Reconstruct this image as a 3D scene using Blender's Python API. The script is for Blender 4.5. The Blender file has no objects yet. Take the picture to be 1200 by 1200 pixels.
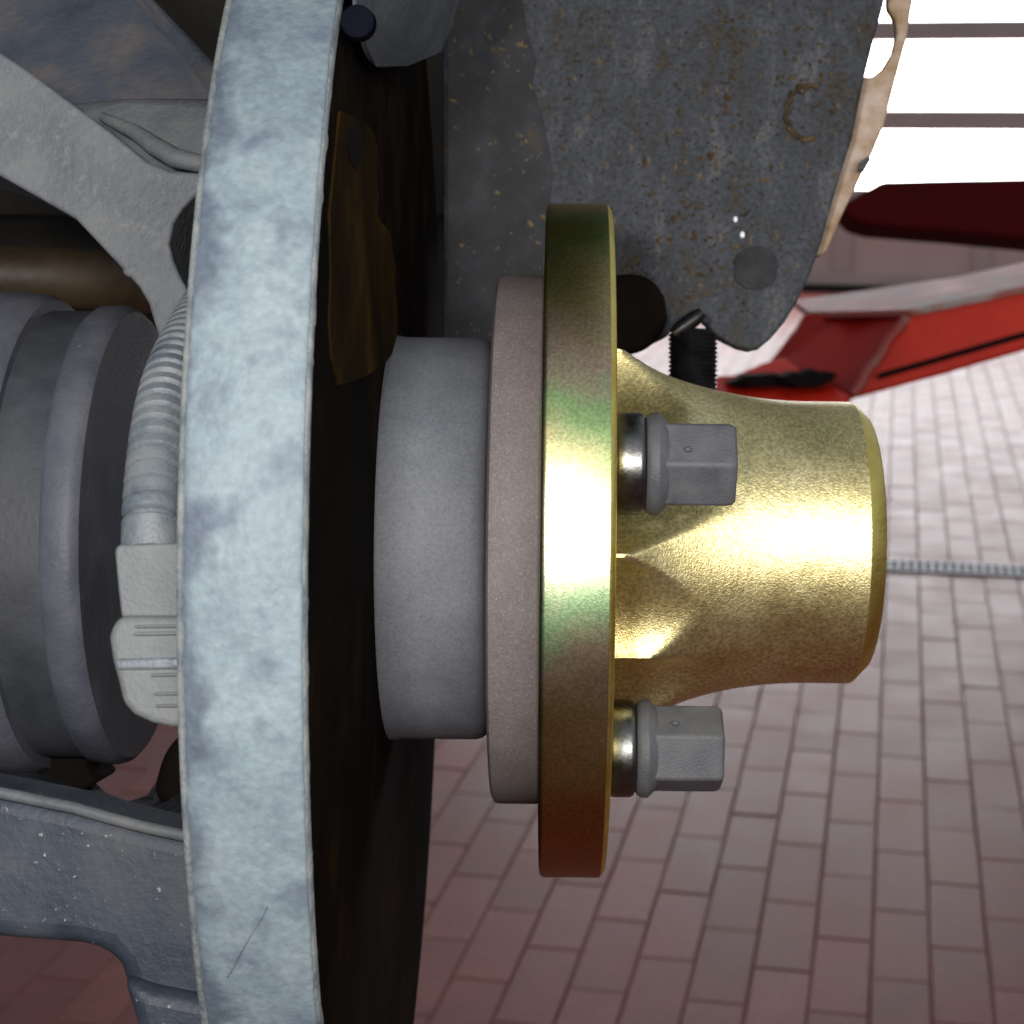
import bpy, bmesh, math, random
from mathutils import Vector, Matrix
random.seed(7)
sc = bpy.context.scene
col = sc.collection
R = math.radians

# ------------------------------------------------------------------ camera
FPX = 2049.0                      # focal length in photograph pixels (1200 px wide)
CX = 658.0                        # the photograph is a crop: its optical axis lies at this column
KD = 1.217                        # distances below were measured for a shorter lens
TH = R(13.32)                      # camera looks down by this angle
H = 1.456                         # lens height over the floor
cam_d = bpy.data.cameras.new('camera'); cam = bpy.data.objects.new('camera', cam_d); col.objects.link(cam)
cam.location = (0, 0, H); cam.rotation_euler = (math.pi/2 - TH, 0, 0)
cam_d.sensor_width = 36.0; cam_d.lens = 36.0*FPX/1200.0
cam_d.shift_x = -(CX-600)/1200.0
cam_d.clip_start = 0.01; cam_d.clip_end = 300
cam_d.dof.use_dof = True; cam_d.dof.focus_distance = 0.345; cam_d.dof.aperture_fstop = 40
sc.camera = cam
sc.render.resolution_x = 1024; sc.render.resolution_y = 1024

# ------------------------------------------------------------------ light
w = bpy.data.worlds.new('World'); sc.world = w; w.use_nodes = True
bg = w.node_tree.nodes['Background']
bg.inputs[0].default_value = (0.80, 0.90, 1.0, 1); bg.inputs[1].default_value = 0.42
RX = Matrix.Rotation(-TH, 4, 'X')
M = Matrix.Translation((0, 0, H)) @ RX         # "rig" frame: x right, y away from the lens, z up in the picture

def area(name, loc, target, size, power, color):
    l = bpy.data.lights.new(name, 'AREA'); l.shape = 'RECTANGLE'; l.size = size[0]; l.size_y = size[1]
    l.energy = power; l.color = color
    o = bpy.data.objects.new(name, l); col.objects.link(o)
    p = M @ Vector(loc); t = M @ Vector(target)
    o.location = p; o.rotation_euler = (t-p).to_track_quat('-Z', 'Y').to_euler()
    return o
# the camera's own flash, held to the left of the lens
area('camera_flash', (-0.046, 0.0, 0.036), (0.0, 0.42, 0.0), (0.03, 0.02), 1.75, (1.0, 0.97, 0.93))
# unseen fill lamp added behind the photographer, to the right, for broad highlights
area('added_fill_lamp', (0.52, -0.95, 0.10), (0.03, 0.345, 0.0), (0.85, 0.50), 15.0, (1.0, 0.96, 0.90))

sc.view_settings.view_transform = 'Standard'; sc.view_settings.look = 'None'
sc.view_settings.exposure = 0.0; sc.view_settings.gamma = 1.0; sc.view_settings.use_curve_mapping = False

# ------------------------------------------------------------------ helpers
def lin(r, g, b):
    f = lambda c: (c/255/12.92) if c/255 <= 0.04045 else ((c/255+0.055)/1.055)**2.4
    return (f(r), f(g), f(b), 1)

def mat(name, stops, scale=60, rough=(0.5, 0.7), metal=0.0, bump=0.2, bscale=None, detail=6, stretch=(1, 1, 1),
        speck=None, speck_scale=900, speck_cut=0.68, speck_soft=0.07, dist=0.0, spec=0.5, bdist=0.0006, fine=None):
    m = bpy.data.materials.new(name); m.use_nodes = True
    nt = m.node_tree; N = nt.nodes; L = nt.links
    bs = N['Principled BSDF']
    tc = N.new('ShaderNodeTexCoord'); mp = N.new('ShaderNodeMapping'); L.new(tc.outputs['Object'], mp.inputs[0])
    mp.inputs['Scale'].default_value = stretch
    n = N.new('ShaderNodeTexNoise'); n.inputs['Scale'].default_value = scale; n.inputs['Detail'].default_value = detail
    n.inputs['Roughness'].default_value = 0.62; n.inputs['Distortion'].default_value = dist
    L.new(mp.outputs[0], n.inputs['Vector'])
    cr = N.new('ShaderNodeValToRGB'); L.new(n.outputs['Fac'], cr.inputs[0])
    el = cr.color_ramp.elements
    while len(el) > 1: el.remove(el[-1])
    el[0].position = stops[0][0]; el[0].color = stops[0][1]
    for p, c in stops[1:]:
        e = el.new(p); e.color = c
    c_out = cr.outputs[0]
    if speck is not None:
        n2 = N.new('ShaderNodeTexNoise'); n2.inputs['Scale'].default_value = speck_scale; n2.inputs['Detail'].default_value = 3
        L.new(mp.outputs[0], n2.inputs['Vector'])
        r2 = N.new('ShaderNodeValToRGB'); L.new(n2.outputs['Fac'], r2.inputs[0])
        r2.color_ramp.elements[0].position = speck_cut; r2.color_ramp.elements[1].position = min(1, speck_cut+speck_soft)
        mx = N.new('ShaderNodeMix'); mx.data_type = 'RGBA'
        L.new(r2.outputs[0], mx.inputs[0]); L.new(c_out, mx.inputs[6]); mx.inputs[7].default_value = speck
        c_out = mx.outputs[2]
    L.new(c_out, bs.inputs['Base Color'])
    bs.inputs['Metallic'].default_value = metal
    bs.inputs['Specular IOR Level'].default_value = spec
    mr = N.new('ShaderNodeMapRange'); L.new(n.outputs['Fac'], mr.inputs[0])
    mr.inputs[1].default_value = 0.3; mr.inputs[2].default_value = 0.7
    mr.inputs[3].default_value = rough[0]; mr.inputs[4].default_value = rough[1]
    L.new(mr.outputs[0], bs.inputs['Roughness'])
    nb = N.new('ShaderNodeTexNoise'); nb.inputs['Scale'].default_value = bscale or scale*8; nb.inputs['Detail'].default_value = 5
    L.new(tc.outputs['Object'], nb.inputs['Vector'])
    bp = N.new('ShaderNodeBump'); bp.inputs['Strength'].default_value = bump; bp.inputs['Distance'].default_value = bdist
    L.new(nb.outputs['Fac'], bp.inputs['Height']); L.new(bp.outputs[0], bs.inputs['Normal'])
    m['bsdf'] = bs.name
    return m

def flat(name, c, rough=0.6, metal=0.0, emit=0.0):
    m = bpy.data.materials.new(name); m.use_nodes = True
    bs = m.node_tree.nodes['Principled BSDF']
    bs.inputs['Base Color'].default_value = c; bs.inputs['Roughness'].default_value = rough; bs.inputs['Metallic'].default_value = metal
    if emit:
        bs.inputs['Emission Color'].default_value = c; bs.inputs['Emission Strength'].default_value = emit
    return m

def finish(bm, ang=38):
    bmesh.ops.remove_doubles(bm, verts=bm.verts, dist=1e-7)
    bmesh.ops.recalc_face_normals(bm, faces=bm.faces)
    for f in bm.faces: f.smooth = True
    for e in bm.edges:
        e.smooth = not (len(e.link_faces) != 2 or e.calc_face_angle(0) > R(ang))

def obj(name, bm, m, parent=None, mw=None, bevel=0, seg=3, ang=38):
    finish(bm, ang)
    me = bpy.data.meshes.new(name); bm.to_mesh(me); bm.free()
    o = bpy.data.objects.new(name, me); col.objects.link(o)
    if m is not None: me.materials.append(m)
    if parent is not None: o.parent = parent
    elif mw is not None: o.matrix_world = mw
    if bevel:
        b = o.modifiers.new('bevel', 'BEVEL'); b.width = bevel; b.segments = seg; b.limit_method = 'ANGLE'; b.angle_limit = R(28)
    return o

def tag(o, label, cat, group=None, kind=None):
    o['label'] = label; o['category'] = cat
    if group: o['group'] = group
    if kind: o['kind'] = kind
    return o

def thing(name, label, cat, mw, group=None):
    o = bpy.data.objects.new(name, None); col.objects.link(o); o.empty_display_size = 0.02
    o.matrix_world = mw
    return tag(o, label, cat, group)

def P(px, py, d):                  # picture direction + distance -> rig coordinates in metres
    d = d*KD
    return Vector(((px-CX)/FPX*d, d, (600-py)/FPX*d))

def rig_at(c): return M @ Matrix.Translation(c)

def lathe(prof, n=128, axis='X', closed=False, caps=True):
    bm = bmesh.new(); rings = []
    for x, r in prof:
        ring = []
        for i in range(n):
            a = 2*math.pi*i/n
            if axis == 'X': v = (x, -r*math.cos(a), r*math.sin(a))
            else: v = (r*math.cos(a), r*math.sin(a), x)
            ring.append(bm.verts.new(v))
        rings.append(ring)
    k = len(rings)
    for j in range(k if closed else k-1):
        A, B = rings[j], rings[(j+1) % k]
        for i in range(n):
            bm.faces.new((A[i], A[(i+1) % n], B[(i+1) % n], B[i]))
    if not closed and caps:
        bm.faces.new(rings[0]); bm.faces.new(rings[-1])
    return bm

def prism(front, back, c=Vector((0, 0, 0))):
    bm = bmesh.new()
    A = [bm.verts.new(p-c) for p in front]; B = [bm.verts.new(p-c) for p in back]
    n = len(A)
    bm.faces.new(A); bm.faces.new(B)
    for i in range(n): bm.faces.new((A[i], A[(i+1) % n], B[(i+1) % n], B[i]))
    return bm

def slab(pts, d, t, c=Vector((0, 0, 0)), shift=(0, 0)):
    """outline drawn at distance d (number or one per point), t metres thick away from the lens"""
    F = [P(x, y, d[i] if isinstance(d, (list, tuple)) else d) for i, (x, y) in enumerate(pts)]
    B = [p + Vector((shift[0], t, shift[1])) for p in F]
    return prism(F, B, c)

def tube(path, rad, n=20, caps=True):
    """path: list of Vector, rad: list of radius"""
    bm = bmesh.new(); rings = []
    for i, p in enumerate(path):
        t = (path[min(i+1, len(path)-1)] - path[max(i-1, 0)]).normalized()
        a = t.cross(Vector((0, 1, 0.01))).normalized(); b = t.cross(a).normalized()
        r = rad[i] if isinstance(rad, (list, tuple)) else rad
        rings.append([bm.verts.new(p + (a*math.cos(2*math.pi*k/n) + b*math.sin(2*math.pi*k/n))*r) for k in range(n)])
    for A, B in zip(rings, rings[1:]):
        for k in range(n): bm.faces.new((A[k], A[(k+1) % n], B[(k+1) % n], B[k]))
    if caps: bm.faces.new(rings[0]); bm.faces.new(rings[-1])
    return bm

def box(bm, x0, x1, y0, y1, z0, z1):
    v = [bm.verts.new((x, y, z)) for x in (x0, x1) for y in (y0, y1) for z in (z0, z1)]
    for f in ((0, 1, 3, 2), (4, 6, 7, 5), (0, 4, 5, 1), (2, 3, 7, 6), (0, 2, 6, 4), (1, 5, 7, 3)):
        bm.faces.new([v[i] for i in f])

def wobble(o, amp, scale):
    """small unevenness of castings and worn edges"""
    from mathutils import noise
    for v in o.data.vertices:
        n = noise.noise_vector(v.co*scale); v.co += n*amp

# ------------------------------------------------------------------ materials
m_rim = mat('worn_disc_rim', [(0.30, lin(80, 90, 100)), (0.42, lin(91, 102, 110)), (0.52, lin(99, 110, 117)), (0.66, lin(108, 118, 123))],
            scale=60, rough=(0.5, 0.72), bump=0.5, bscale=500, detail=12, speck=lin(78, 87, 98), speck_scale=95, speck_cut=0.53, speck_soft=0.16, dist=0.1, spec=0.3)
m_rimedge = mat('pale_rim_edge', [(0.34, lin(76, 80, 84)), (0.5, lin(98, 103, 106)), (0.68, lin(116, 118, 116))], scale=160, rough=(0.5, 0.7), bump=0.5, bscale=900, detail=8, spec=0.3)
m_scratch = mat('dark_scratch', [(0.3, lin(58, 66, 78)), (0.7, lin(78, 86, 96))], scale=300, rough=(0.6, 0.8), bump=0.2)
m_face = mat('shaded_rusty_disc_face', [(0.35, lin(6, 5, 4)), (0.55, lin(16, 11, 7)), (0.72, lin(34, 22, 10))], scale=40, rough=(0.9, 0.98), bump=0.3, spec=0.03)  # dark rust, with the shade of the unlit side put into the colour
m_hat = mat('grey_steel_hat', [(0.3, lin(82, 84, 90)), (0.5, lin(89, 91, 97)), (0.7, lin(96, 98, 103))], scale=70, rough=(0.55, 0.7), bump=0.25, bscale=2200, spec=0.25,
            speck=lin(78, 79, 84), speck_scale=2500, speck_cut=0.6)
m_spacer = mat('warm_grey_spacer', [(0.3, lin(92, 84, 84)), (0.5, lin(99, 91, 91)), (0.7, lin(106, 99, 98))], scale=60, rough=(0.6, 0.72), bump=0.25, bscale=2400, spec=0.25,
               speck=lin(118, 109, 107), speck_scale=2600, speck_cut=0.6)
m_gold = mat('gold_zinc_barrel', [(0.3, (0.70, 0.58, 0.26, 1)), (0.5, (0.76, 0.65, 0.32, 1)), (0.7, (0.82, 0.72, 0.42, 1))], scale=55, rough=(0.35, 0.44), metal=1.0,
             bump=0.6, bscale=2400, bdist=0.0002)
m_flange = mat('iridescent_shaded_gold_flange', [(0.30, (0.42, 0.20, 0.10, 1)), (0.38, (0.50, 0.36, 0.13, 1)), (0.46, (0.34, 0.38, 0.13, 1)), (0.52, (0.52, 0.46, 0.22, 1)),
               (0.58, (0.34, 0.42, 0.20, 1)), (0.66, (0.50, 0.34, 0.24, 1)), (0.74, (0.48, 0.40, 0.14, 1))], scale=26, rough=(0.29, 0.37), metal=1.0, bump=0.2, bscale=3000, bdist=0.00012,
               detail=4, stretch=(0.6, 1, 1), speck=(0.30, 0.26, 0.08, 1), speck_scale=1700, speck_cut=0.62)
def grain(m, lo=0.72, hi=1.22, scale=1100):
    nt = m.node_tree; N = nt.nodes; L = nt.links; bs = N[m['bsdf']]
    src = bs.inputs['Base Color'].links[0].from_socket
    tc = [n for n in N if n.type == 'TEX_COORD'][0]
    n2 = N.new('ShaderNodeTexNoise'); n2.inputs['Scale'].default_value = scale; n2.inputs['Detail'].default_value = 3; L.new(tc.outputs['Object'], n2.inputs['Vector'])
    r = N.new('ShaderNodeMapRange'); L.new(n2.outputs['Fac'], r.inputs[0]); r.inputs[1].default_value = 0.35; r.inputs[2].default_value = 0.65; r.inputs[3].default_value = lo; r.inputs[4].default_value = hi
    v = N.new('ShaderNodeVectorMath'); v.operation = 'SCALE'; L.new(src, v.inputs[0]); L.new(r.outputs[0], v.inputs['Scale'])
    L.new(v.outputs[0], bs.inputs['Base Color'])
def rim_grime(m):
    nt = m.node_tree; N = nt.nodes; L = nt.links; bs = N[m['bsdf']]
    src = bs.inputs['Base Color'].links[0].from_socket
    tc = [n for n in N if n.type == 'TEX_COORD'][0]
    sx = N.new('ShaderNodeSeparateXYZ'); L.new(tc.outputs['Object'], sx.inputs[0])
    a = N.new('ShaderNodeMapRange'); L.new(sx.outputs['X'], a.inputs[0]); a.inputs[1].default_value = -0.0585; a.inputs[2].default_value = -0.0525; a.inputs[3].default_value = 0.32; a.inputs[4].default_value = 0.0
    n = N.new('ShaderNodeTexNoise'); n.inputs['Scale'].default_value = 110; n.inputs['Detail'].default_value = 7; L.new(tc.outputs['Object'], n.inputs['Vector'])
    ad = N.new('ShaderNodeMath'); ad.operation = 'ADD'; L.new(a.outputs[0], ad.inputs[0]); L.new(n.outputs['Fac'], ad.inputs[1])
    r = N.new('ShaderNodeMapRange'); L.new(ad.outputs[0], r.inputs[0]); r.inputs[1].default_value = 0.62; r.inputs[2].default_value = 0.82; r.inputs[3].default_value = 0; r.inputs[4].default_value = 0.8
    mx = N.new('ShaderNodeMix'); mx.data_type = 'RGBA'; L.new(r.outputs[0], mx.inputs[0]); L.new(src, mx.inputs[6]); mx.inputs[7].default_value = lin(58, 66, 78)
    L.new(mx.outputs[2], bs.inputs['Base Color'])
rim_grime(m_rim)
grain(m_gold); grain(m_rim, 0.9, 1.08, 700); grain(m_hat, 0.9, 1.1, 1300); grain(m_spacer, 0.9, 1.1, 1300)
def band_shade_flange(m):  # passivation bands; dark reflections also put into the colour at top and bottom
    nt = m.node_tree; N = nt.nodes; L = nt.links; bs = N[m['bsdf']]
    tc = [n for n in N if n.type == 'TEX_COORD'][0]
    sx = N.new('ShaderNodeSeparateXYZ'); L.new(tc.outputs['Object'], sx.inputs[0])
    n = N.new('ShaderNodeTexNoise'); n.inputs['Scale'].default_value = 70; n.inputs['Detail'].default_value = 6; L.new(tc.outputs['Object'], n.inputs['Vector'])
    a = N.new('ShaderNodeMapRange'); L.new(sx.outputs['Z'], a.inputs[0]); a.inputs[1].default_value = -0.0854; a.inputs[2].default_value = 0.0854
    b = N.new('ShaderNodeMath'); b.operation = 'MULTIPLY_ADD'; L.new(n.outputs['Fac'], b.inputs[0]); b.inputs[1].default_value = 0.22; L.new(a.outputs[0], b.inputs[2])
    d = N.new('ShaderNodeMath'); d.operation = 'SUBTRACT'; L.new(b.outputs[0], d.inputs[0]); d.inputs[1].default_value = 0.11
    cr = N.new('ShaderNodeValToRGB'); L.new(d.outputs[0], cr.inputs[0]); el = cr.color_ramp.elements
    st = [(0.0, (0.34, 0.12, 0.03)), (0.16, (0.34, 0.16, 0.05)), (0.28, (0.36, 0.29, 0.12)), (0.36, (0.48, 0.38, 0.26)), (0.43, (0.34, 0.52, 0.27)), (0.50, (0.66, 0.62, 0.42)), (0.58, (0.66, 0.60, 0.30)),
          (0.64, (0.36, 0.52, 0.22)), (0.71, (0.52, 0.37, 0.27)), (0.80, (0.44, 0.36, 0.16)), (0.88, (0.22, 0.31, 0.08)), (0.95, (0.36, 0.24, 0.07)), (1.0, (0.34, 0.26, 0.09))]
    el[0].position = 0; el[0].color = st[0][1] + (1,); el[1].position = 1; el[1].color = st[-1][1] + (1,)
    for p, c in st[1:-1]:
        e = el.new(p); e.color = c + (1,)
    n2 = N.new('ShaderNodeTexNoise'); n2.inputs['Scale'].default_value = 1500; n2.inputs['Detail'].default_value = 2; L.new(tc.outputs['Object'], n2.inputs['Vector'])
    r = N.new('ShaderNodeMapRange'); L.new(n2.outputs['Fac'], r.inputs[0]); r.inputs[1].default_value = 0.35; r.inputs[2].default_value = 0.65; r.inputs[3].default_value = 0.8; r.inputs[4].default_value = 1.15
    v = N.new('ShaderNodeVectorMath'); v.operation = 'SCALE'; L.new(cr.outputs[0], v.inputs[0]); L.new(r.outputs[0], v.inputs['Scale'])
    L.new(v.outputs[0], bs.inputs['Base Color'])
band_shade_flange(m_flange)
m_edge = mat('bright_gold_edge', [(0.3, (0.70, 0.52, 0.10, 1)), (0.7, (0.80, 0.66, 0.20, 1))], scale=120, rough=(0.34, 0.44), metal=1.0, bump=0.2)
m_bolt = mat('grey_wheel_bolt', [(0.3, lin(60, 61, 66)), (0.5, lin(69, 70, 75)), (0.7, lin(78, 78, 81))], scale=160, rough=(0.5, 0.65), bump=0.3, bscale=2200, spec=0.35,
             speck=lin(92, 89, 85), speck_scale=1800, speck_cut=0.66)
m_collar = mat('dark_polished_collar', [(0.3, lin(96, 96, 94)), (0.7, lin(132, 132, 130))], scale=200, rough=(0.24, 0.34), metal=1.0, bump=0.08)
m_black = mat('black_oiled_steel', [(0.3, lin(17, 17, 20)), (0.7, lin(38, 37, 40))], scale=200, rough=(0.3, 0.45), metal=0.6, bump=0.1)
m_knuckle = mat('cast_knuckle', [(0.3, lin(66, 69, 74)), (0.5, lin(77, 80, 84)), (0.7, lin(92, 93, 94))], scale=55, rough=(0.55, 0.7), bump=0.5, bscale=700, spec=0.3,
                speck=lin(92, 92, 92), speck_scale=500, speck_cut=0.58, speck_soft=0.2)
m_knuckle2 = mat('cast_knuckle_bluish', [(0.3, lin(48, 53, 64)), (0.5, lin(62, 66, 75)), (0.7, lin(86, 80, 78))], scale=40, rough=(0.55, 0.7), bump=0.5, bscale=600, spec=0.3)
m_rubber = mat('grey_rubber_boot', [(0.3, lin(62, 64, 73)), (0.5, lin(73, 75, 84)), (0.7, lin(86, 87, 94))], scale=60, rough=(0.5, 0.65), bump=0.25, bscale=900, spec=0.35,
               speck=lin(140, 142, 148), speck_scale=420, speck_cut=0.74)
m_groove = mat('dark_rubber_groove', [(0.3, lin(40, 42, 48)), (0.7, lin(56, 58, 64))], scale=80, rough=(0.55, 0.7), bump=0.2)
m_plastic = mat('dusty_grey_plastic', [(0.3, lin(72, 75, 78)), (0.5, lin(82, 85, 86)), (0.7, lin(92, 94, 93))], scale=120, rough=(0.55, 0.7), bump=0.3, bscale=1500, spec=0.3)
m_sleeve = mat('dusty_sleeve', [(0.3, lin(62, 69, 78)), (0.5, lin(84, 90, 95)), (0.7, lin(98, 100, 100))], scale=140, rough=(0.45, 0.6), bump=0.3, bscale=1500, spec=0.4)
m_arm = mat('control_arm_paint', [(0.3, lin(34, 40, 51)), (0.5, lin(46, 52, 63)), (0.7, lin(64, 66, 70))], scale=60, rough=(0.5, 0.68), bump=0.4, bscale=700, spec=0.35,
            speck=lin(124, 124, 122), speck_scale=700, speck_cut=0.69)
m_armtop = mat('control_arm_dirt', [(0.3, lin(32, 36, 46)), (0.5, lin(50, 54, 62)), (0.7, lin(84, 82, 82))], scale=90, rough=(0.65, 0.8), bump=0.6, bscale=500, spec=0.2,
               speck=lin(150, 146, 140), speck_scale=320, speck_cut=0.72)
m_plate = mat('rusty_grey_plate', [(0.26, lin(30, 24, 19)), (0.37, lin(43, 38, 33)), (0.46, lin(45, 48, 53)), (0.58, lin(54, 57, 64)), (0.66, lin(72, 73, 76)), (0.74, lin(60, 49, 36))],
              scale=85, rough=(0.6, 0.8), bump=0.9, bscale=300, detail=12, stretch=(1.3, 1, 0.55), speck=lin(92, 74, 50), speck_scale=420, speck_cut=0.62, speck_soft=0.12, dist=0.6, spec=0.25, bdist=0.001)
m_film = mat('brown_mud_film', [(0.3, lin(32, 30, 29)), (0.5, lin(40, 41, 44)), (0.62, lin(49, 50, 54)), (0.74, lin(70, 56, 40))], scale=70, rough=(0.7, 0.85), bump=0.5, bscale=420, detail=10, spec=0.2, speck=lin(88, 74, 50), speck_scale=420, speck_cut=0.64)
m_lip = mat('rusty_plate_edge', [(0.3, lin(116, 94, 60)), (0.5, lin(150, 130, 112)), (0.7, lin(174, 158, 148))], scale=110, rough=(0.6, 0.8), bump=0.5, bscale=600, spec=0.2)
m_crust = mat('dirt_crust', [(0.3, lin(46, 36, 25)), (0.5, lin(62, 50, 36)), (0.7, lin(88, 75, 56))], scale=200, rough=(0.8, 0.9), bump=0.4, spec=0.1)
m_liner = mat('dark_wheel_arch', [(0.3, lin(26, 23, 20)), (0.7, lin(44, 42, 38))], scale=30, rough=(0.7, 0.85), bump=0.4, spec=0.2)
m_smudge = mat('dull_smudge', [(0.3, lin(38, 37, 38)), (0.7, lin(56, 56, 60))], scale=120, rough=(0.8, 0.9), bump=0.4, spec=0.1)
m_matte_black = mat('matte_black', [(0.3, lin(10, 7, 5)), (0.7, lin(20, 14, 10))], scale=60, rough=(0.85, 0.95), bump=0.4, spec=0.08)
m_cap = mat('dark_navy_cap', [(0.3, lin(8, 9, 14)), (0.7, lin(14, 15, 22))], scale=60, rough=(0.9, 0.95), bump=0.2, spec=0.0)
m_brownbar = mat('muddy_brown_bar', [(0.3, lin(44, 33, 19)), (0.7, lin(72, 58, 38))], scale=50, rough=(0.5, 0.7), bump=0.3)
m_pad = mat('brown_rust_pad', [(0.35, lin(16, 11, 4)), (0.55, lin(40, 28, 10)), (0.7, lin(62, 44, 17))], scale=28, rough=(0.85, 0.95), bump=0.3, bscale=120, spec=0.03)
m_caliper = mat('blue_grey_caliper', [(0.3, lin(50, 54, 62)), (0.7, lin(72, 76, 82))], scale=60, rough=(0.55, 0.7), bump=0.4, spec=0.3)
m_red = mat('red_lift_paint', [(0.3, lin(176, 30, 14)), (0.5, lin(196, 38, 18)), (0.7, lin(206, 50, 28))], scale=14, rough=(0.35, 0.5), bump=0.12, bscale=90, spec=0.2,
            speck=lin(170, 60, 40), speck_scale=160, speck_cut=0.68)
m_red_shaded = mat('shaded_red_lift_paint', [(0.3, lin(136, 22, 12)), (0.7, lin(160, 30, 18))], scale=20, rough=(0.45, 0.6), bump=0.15, bscale=90, spec=0.15)  # same red paint, the recessed web's shade put into the colour
m_redworn = mat('worn_red_top', [(0.40, lin(150, 32, 20)), (0.52, lin(136, 66, 56)), (0.60, lin(150, 132, 126)), (0.72, lin(120, 80, 72))], scale=20, rough=(0.4, 0.6), bump=0.3, bscale=120, detail=9, stretch=(1, 0.8, 1))
m_grease = mat('black_grease', [(0.3, lin(10, 8, 8)), (0.7, lin(24, 16, 14))], scale=60, rough=(0.7, 0.9), bump=0.4, spec=0.1)
m_maroon = mat('maroon_lift_beam', [(0.3, lin(66, 8, 8)), (0.7, lin(84, 12, 12))], scale=10, rough=(0.7, 0.85), bump=0.1, spec=0.1)
m_doorpanel = mat('brown_door_panel', [(0.3, lin(190, 170, 160)), (0.7, lin(200, 180, 170))], scale=3, rough=(0.5, 0.65), bump=0.1)
m_doorframe = mat('door_frame_grey', [(0.3, lin(176, 160, 154)), (0.7, lin(188, 172, 166))], scale=3, rough=(0.5, 0.65), bump=0.1)
m_seal = flat('black_door_seal', lin(20, 18, 18), 0.8)
m_pane = flat('daylit_pane', (1.0, 0.98, 1.0, 1), 0.3, 0, 10.0)
m_grate = mat('grey_grate_steel', [(0.3, lin(84, 90, 98)), (0.7, lin(120, 126, 132))], scale=40, rough=(0.4, 0.55), metal=0.5, bump=0.1)
m_dark = flat('dark_gap', lin(22, 22, 24), 0.8)

grain(m_plate, 0.7, 1.25, 700)

def brick_material():
    m = bpy.data.materials.new('red_paver'); m.use_nodes = True
    nt = m.node_tree; N = nt.nodes; L = nt.links; bs = N['Principled BSDF']; bs.inputs['Specular IOR Level'].default_value = 0.20
    at = N.new('ShaderNodeAttribute'); at.attribute_name = 'tone'
    geo = N.new('ShaderNodeNewGeometry')
    n = N.new('ShaderNodeTexNoise'); n.inputs['Scale'].default_value = 5; n.inputs['Detail'].default_value = 8; n.inputs['Roughness'].default_value = 0.7
    L.new(geo.outputs['Position'], n.inputs['Vector'])
    cr = N.new('ShaderNodeValToRGB'); L.new(n.outputs['Fac'], cr.inputs[0])
    e = cr.color_ramp.elements; e[0].position = 0.3; e[0].color = lin(104, 54, 47); e[1].position = 0.72; e[1].color = lin(134, 76, 68)
    n2 = N.new('ShaderNodeTexNoise'); n2.inputs['Scale'].default_value = 140; n2.inputs['Detail'].default_value = 4
    L.new(geo.outputs['Position'], n2.inputs['Vector'])
    r2 = N.new('ShaderNodeMapRange'); L.new(n2.outputs['Fac'], r2.inputs[0]); r2.inputs[1].default_value = 0.3; r2.inputs[2].default_value = 0.7
    r2.inputs[3].default_value = 0.82; r2.inputs[4].default_value = 1.18
    mu = N.new('ShaderNodeVectorMath'); mu.operation = 'MULTIPLY'; L.new(cr.outputs[0], mu.inputs[0]); L.new(at.outputs['Color'], mu.inputs[1])
    mv = N.new('ShaderNodeVectorMath'); mv.operation = 'SCALE'; L.new(mu.outputs[0], mv.inputs[0]); L.new(r2.outputs[0], mv.inputs['Scale'])
    L.new(mv.outputs[0], bs.inputs['Base Color'])
    mr = N.new('ShaderNodeMapRange'); L.new(n.outputs['Fac'], mr.inputs[0]); mr.inputs[1].default_value = 0.3; mr.inputs[2].default_value = 0.7
    mr.inputs[3].default_value = 0.36; mr.inputs[4].default_value = 0.50; L.new(mr.outputs[0], bs.inputs['Roughness'])
    bp = N.new('ShaderNodeBump'); bp.inputs['Strength'].default_value = 0.25; bp.inputs['Distance'].default_value = 0.002
    L.new(n2.outputs['Fac'], bp.inputs['Height']); L.new(bp.outputs[0], bs.inputs['Normal'])
    return m
m_brick = brick_material()
m_joint = mat('dark_sandy_joint', [(0.3, lin(98, 62, 54)), (0.7, lin(118, 78, 69))], scale=30, rough=(0.8, 0.9), bump=0.4, spec=0.1)

# ------------------------------------------------------------------ the floor: red pavers in running bond
PSI = R(10.8)
U = Vector((math.sin(PSI), math.cos(PSI), 0)); V = Vector((math.cos(PSI), -math.sin(PSI), 0))
def ground(px, py):
    d = (M.to_3x3() @ P(px, py, 1.0)); return Vector((0, 0, H)) + d*(H/-d.z)
def project(p):
    q = M.inverted() @ Vector(p)
    return (CX + q.x/q.y*FPX, 600 - q.z/q.y*FPX, q.y) if q.y > 0.01 else None

bm = bmesh.new(); S = 40
c0 = U*20
vs = [bm.verts.new((c0 + U*a + V*b) + Vector((0, 0, -0.0015))) for a, b in ((-S, -S), (S, -S), (S, S), (-S, S))]; bm.faces.new(vs)
floor = obj('floor', bm, m_joint); floor['kind'] = 'structure'

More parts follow.
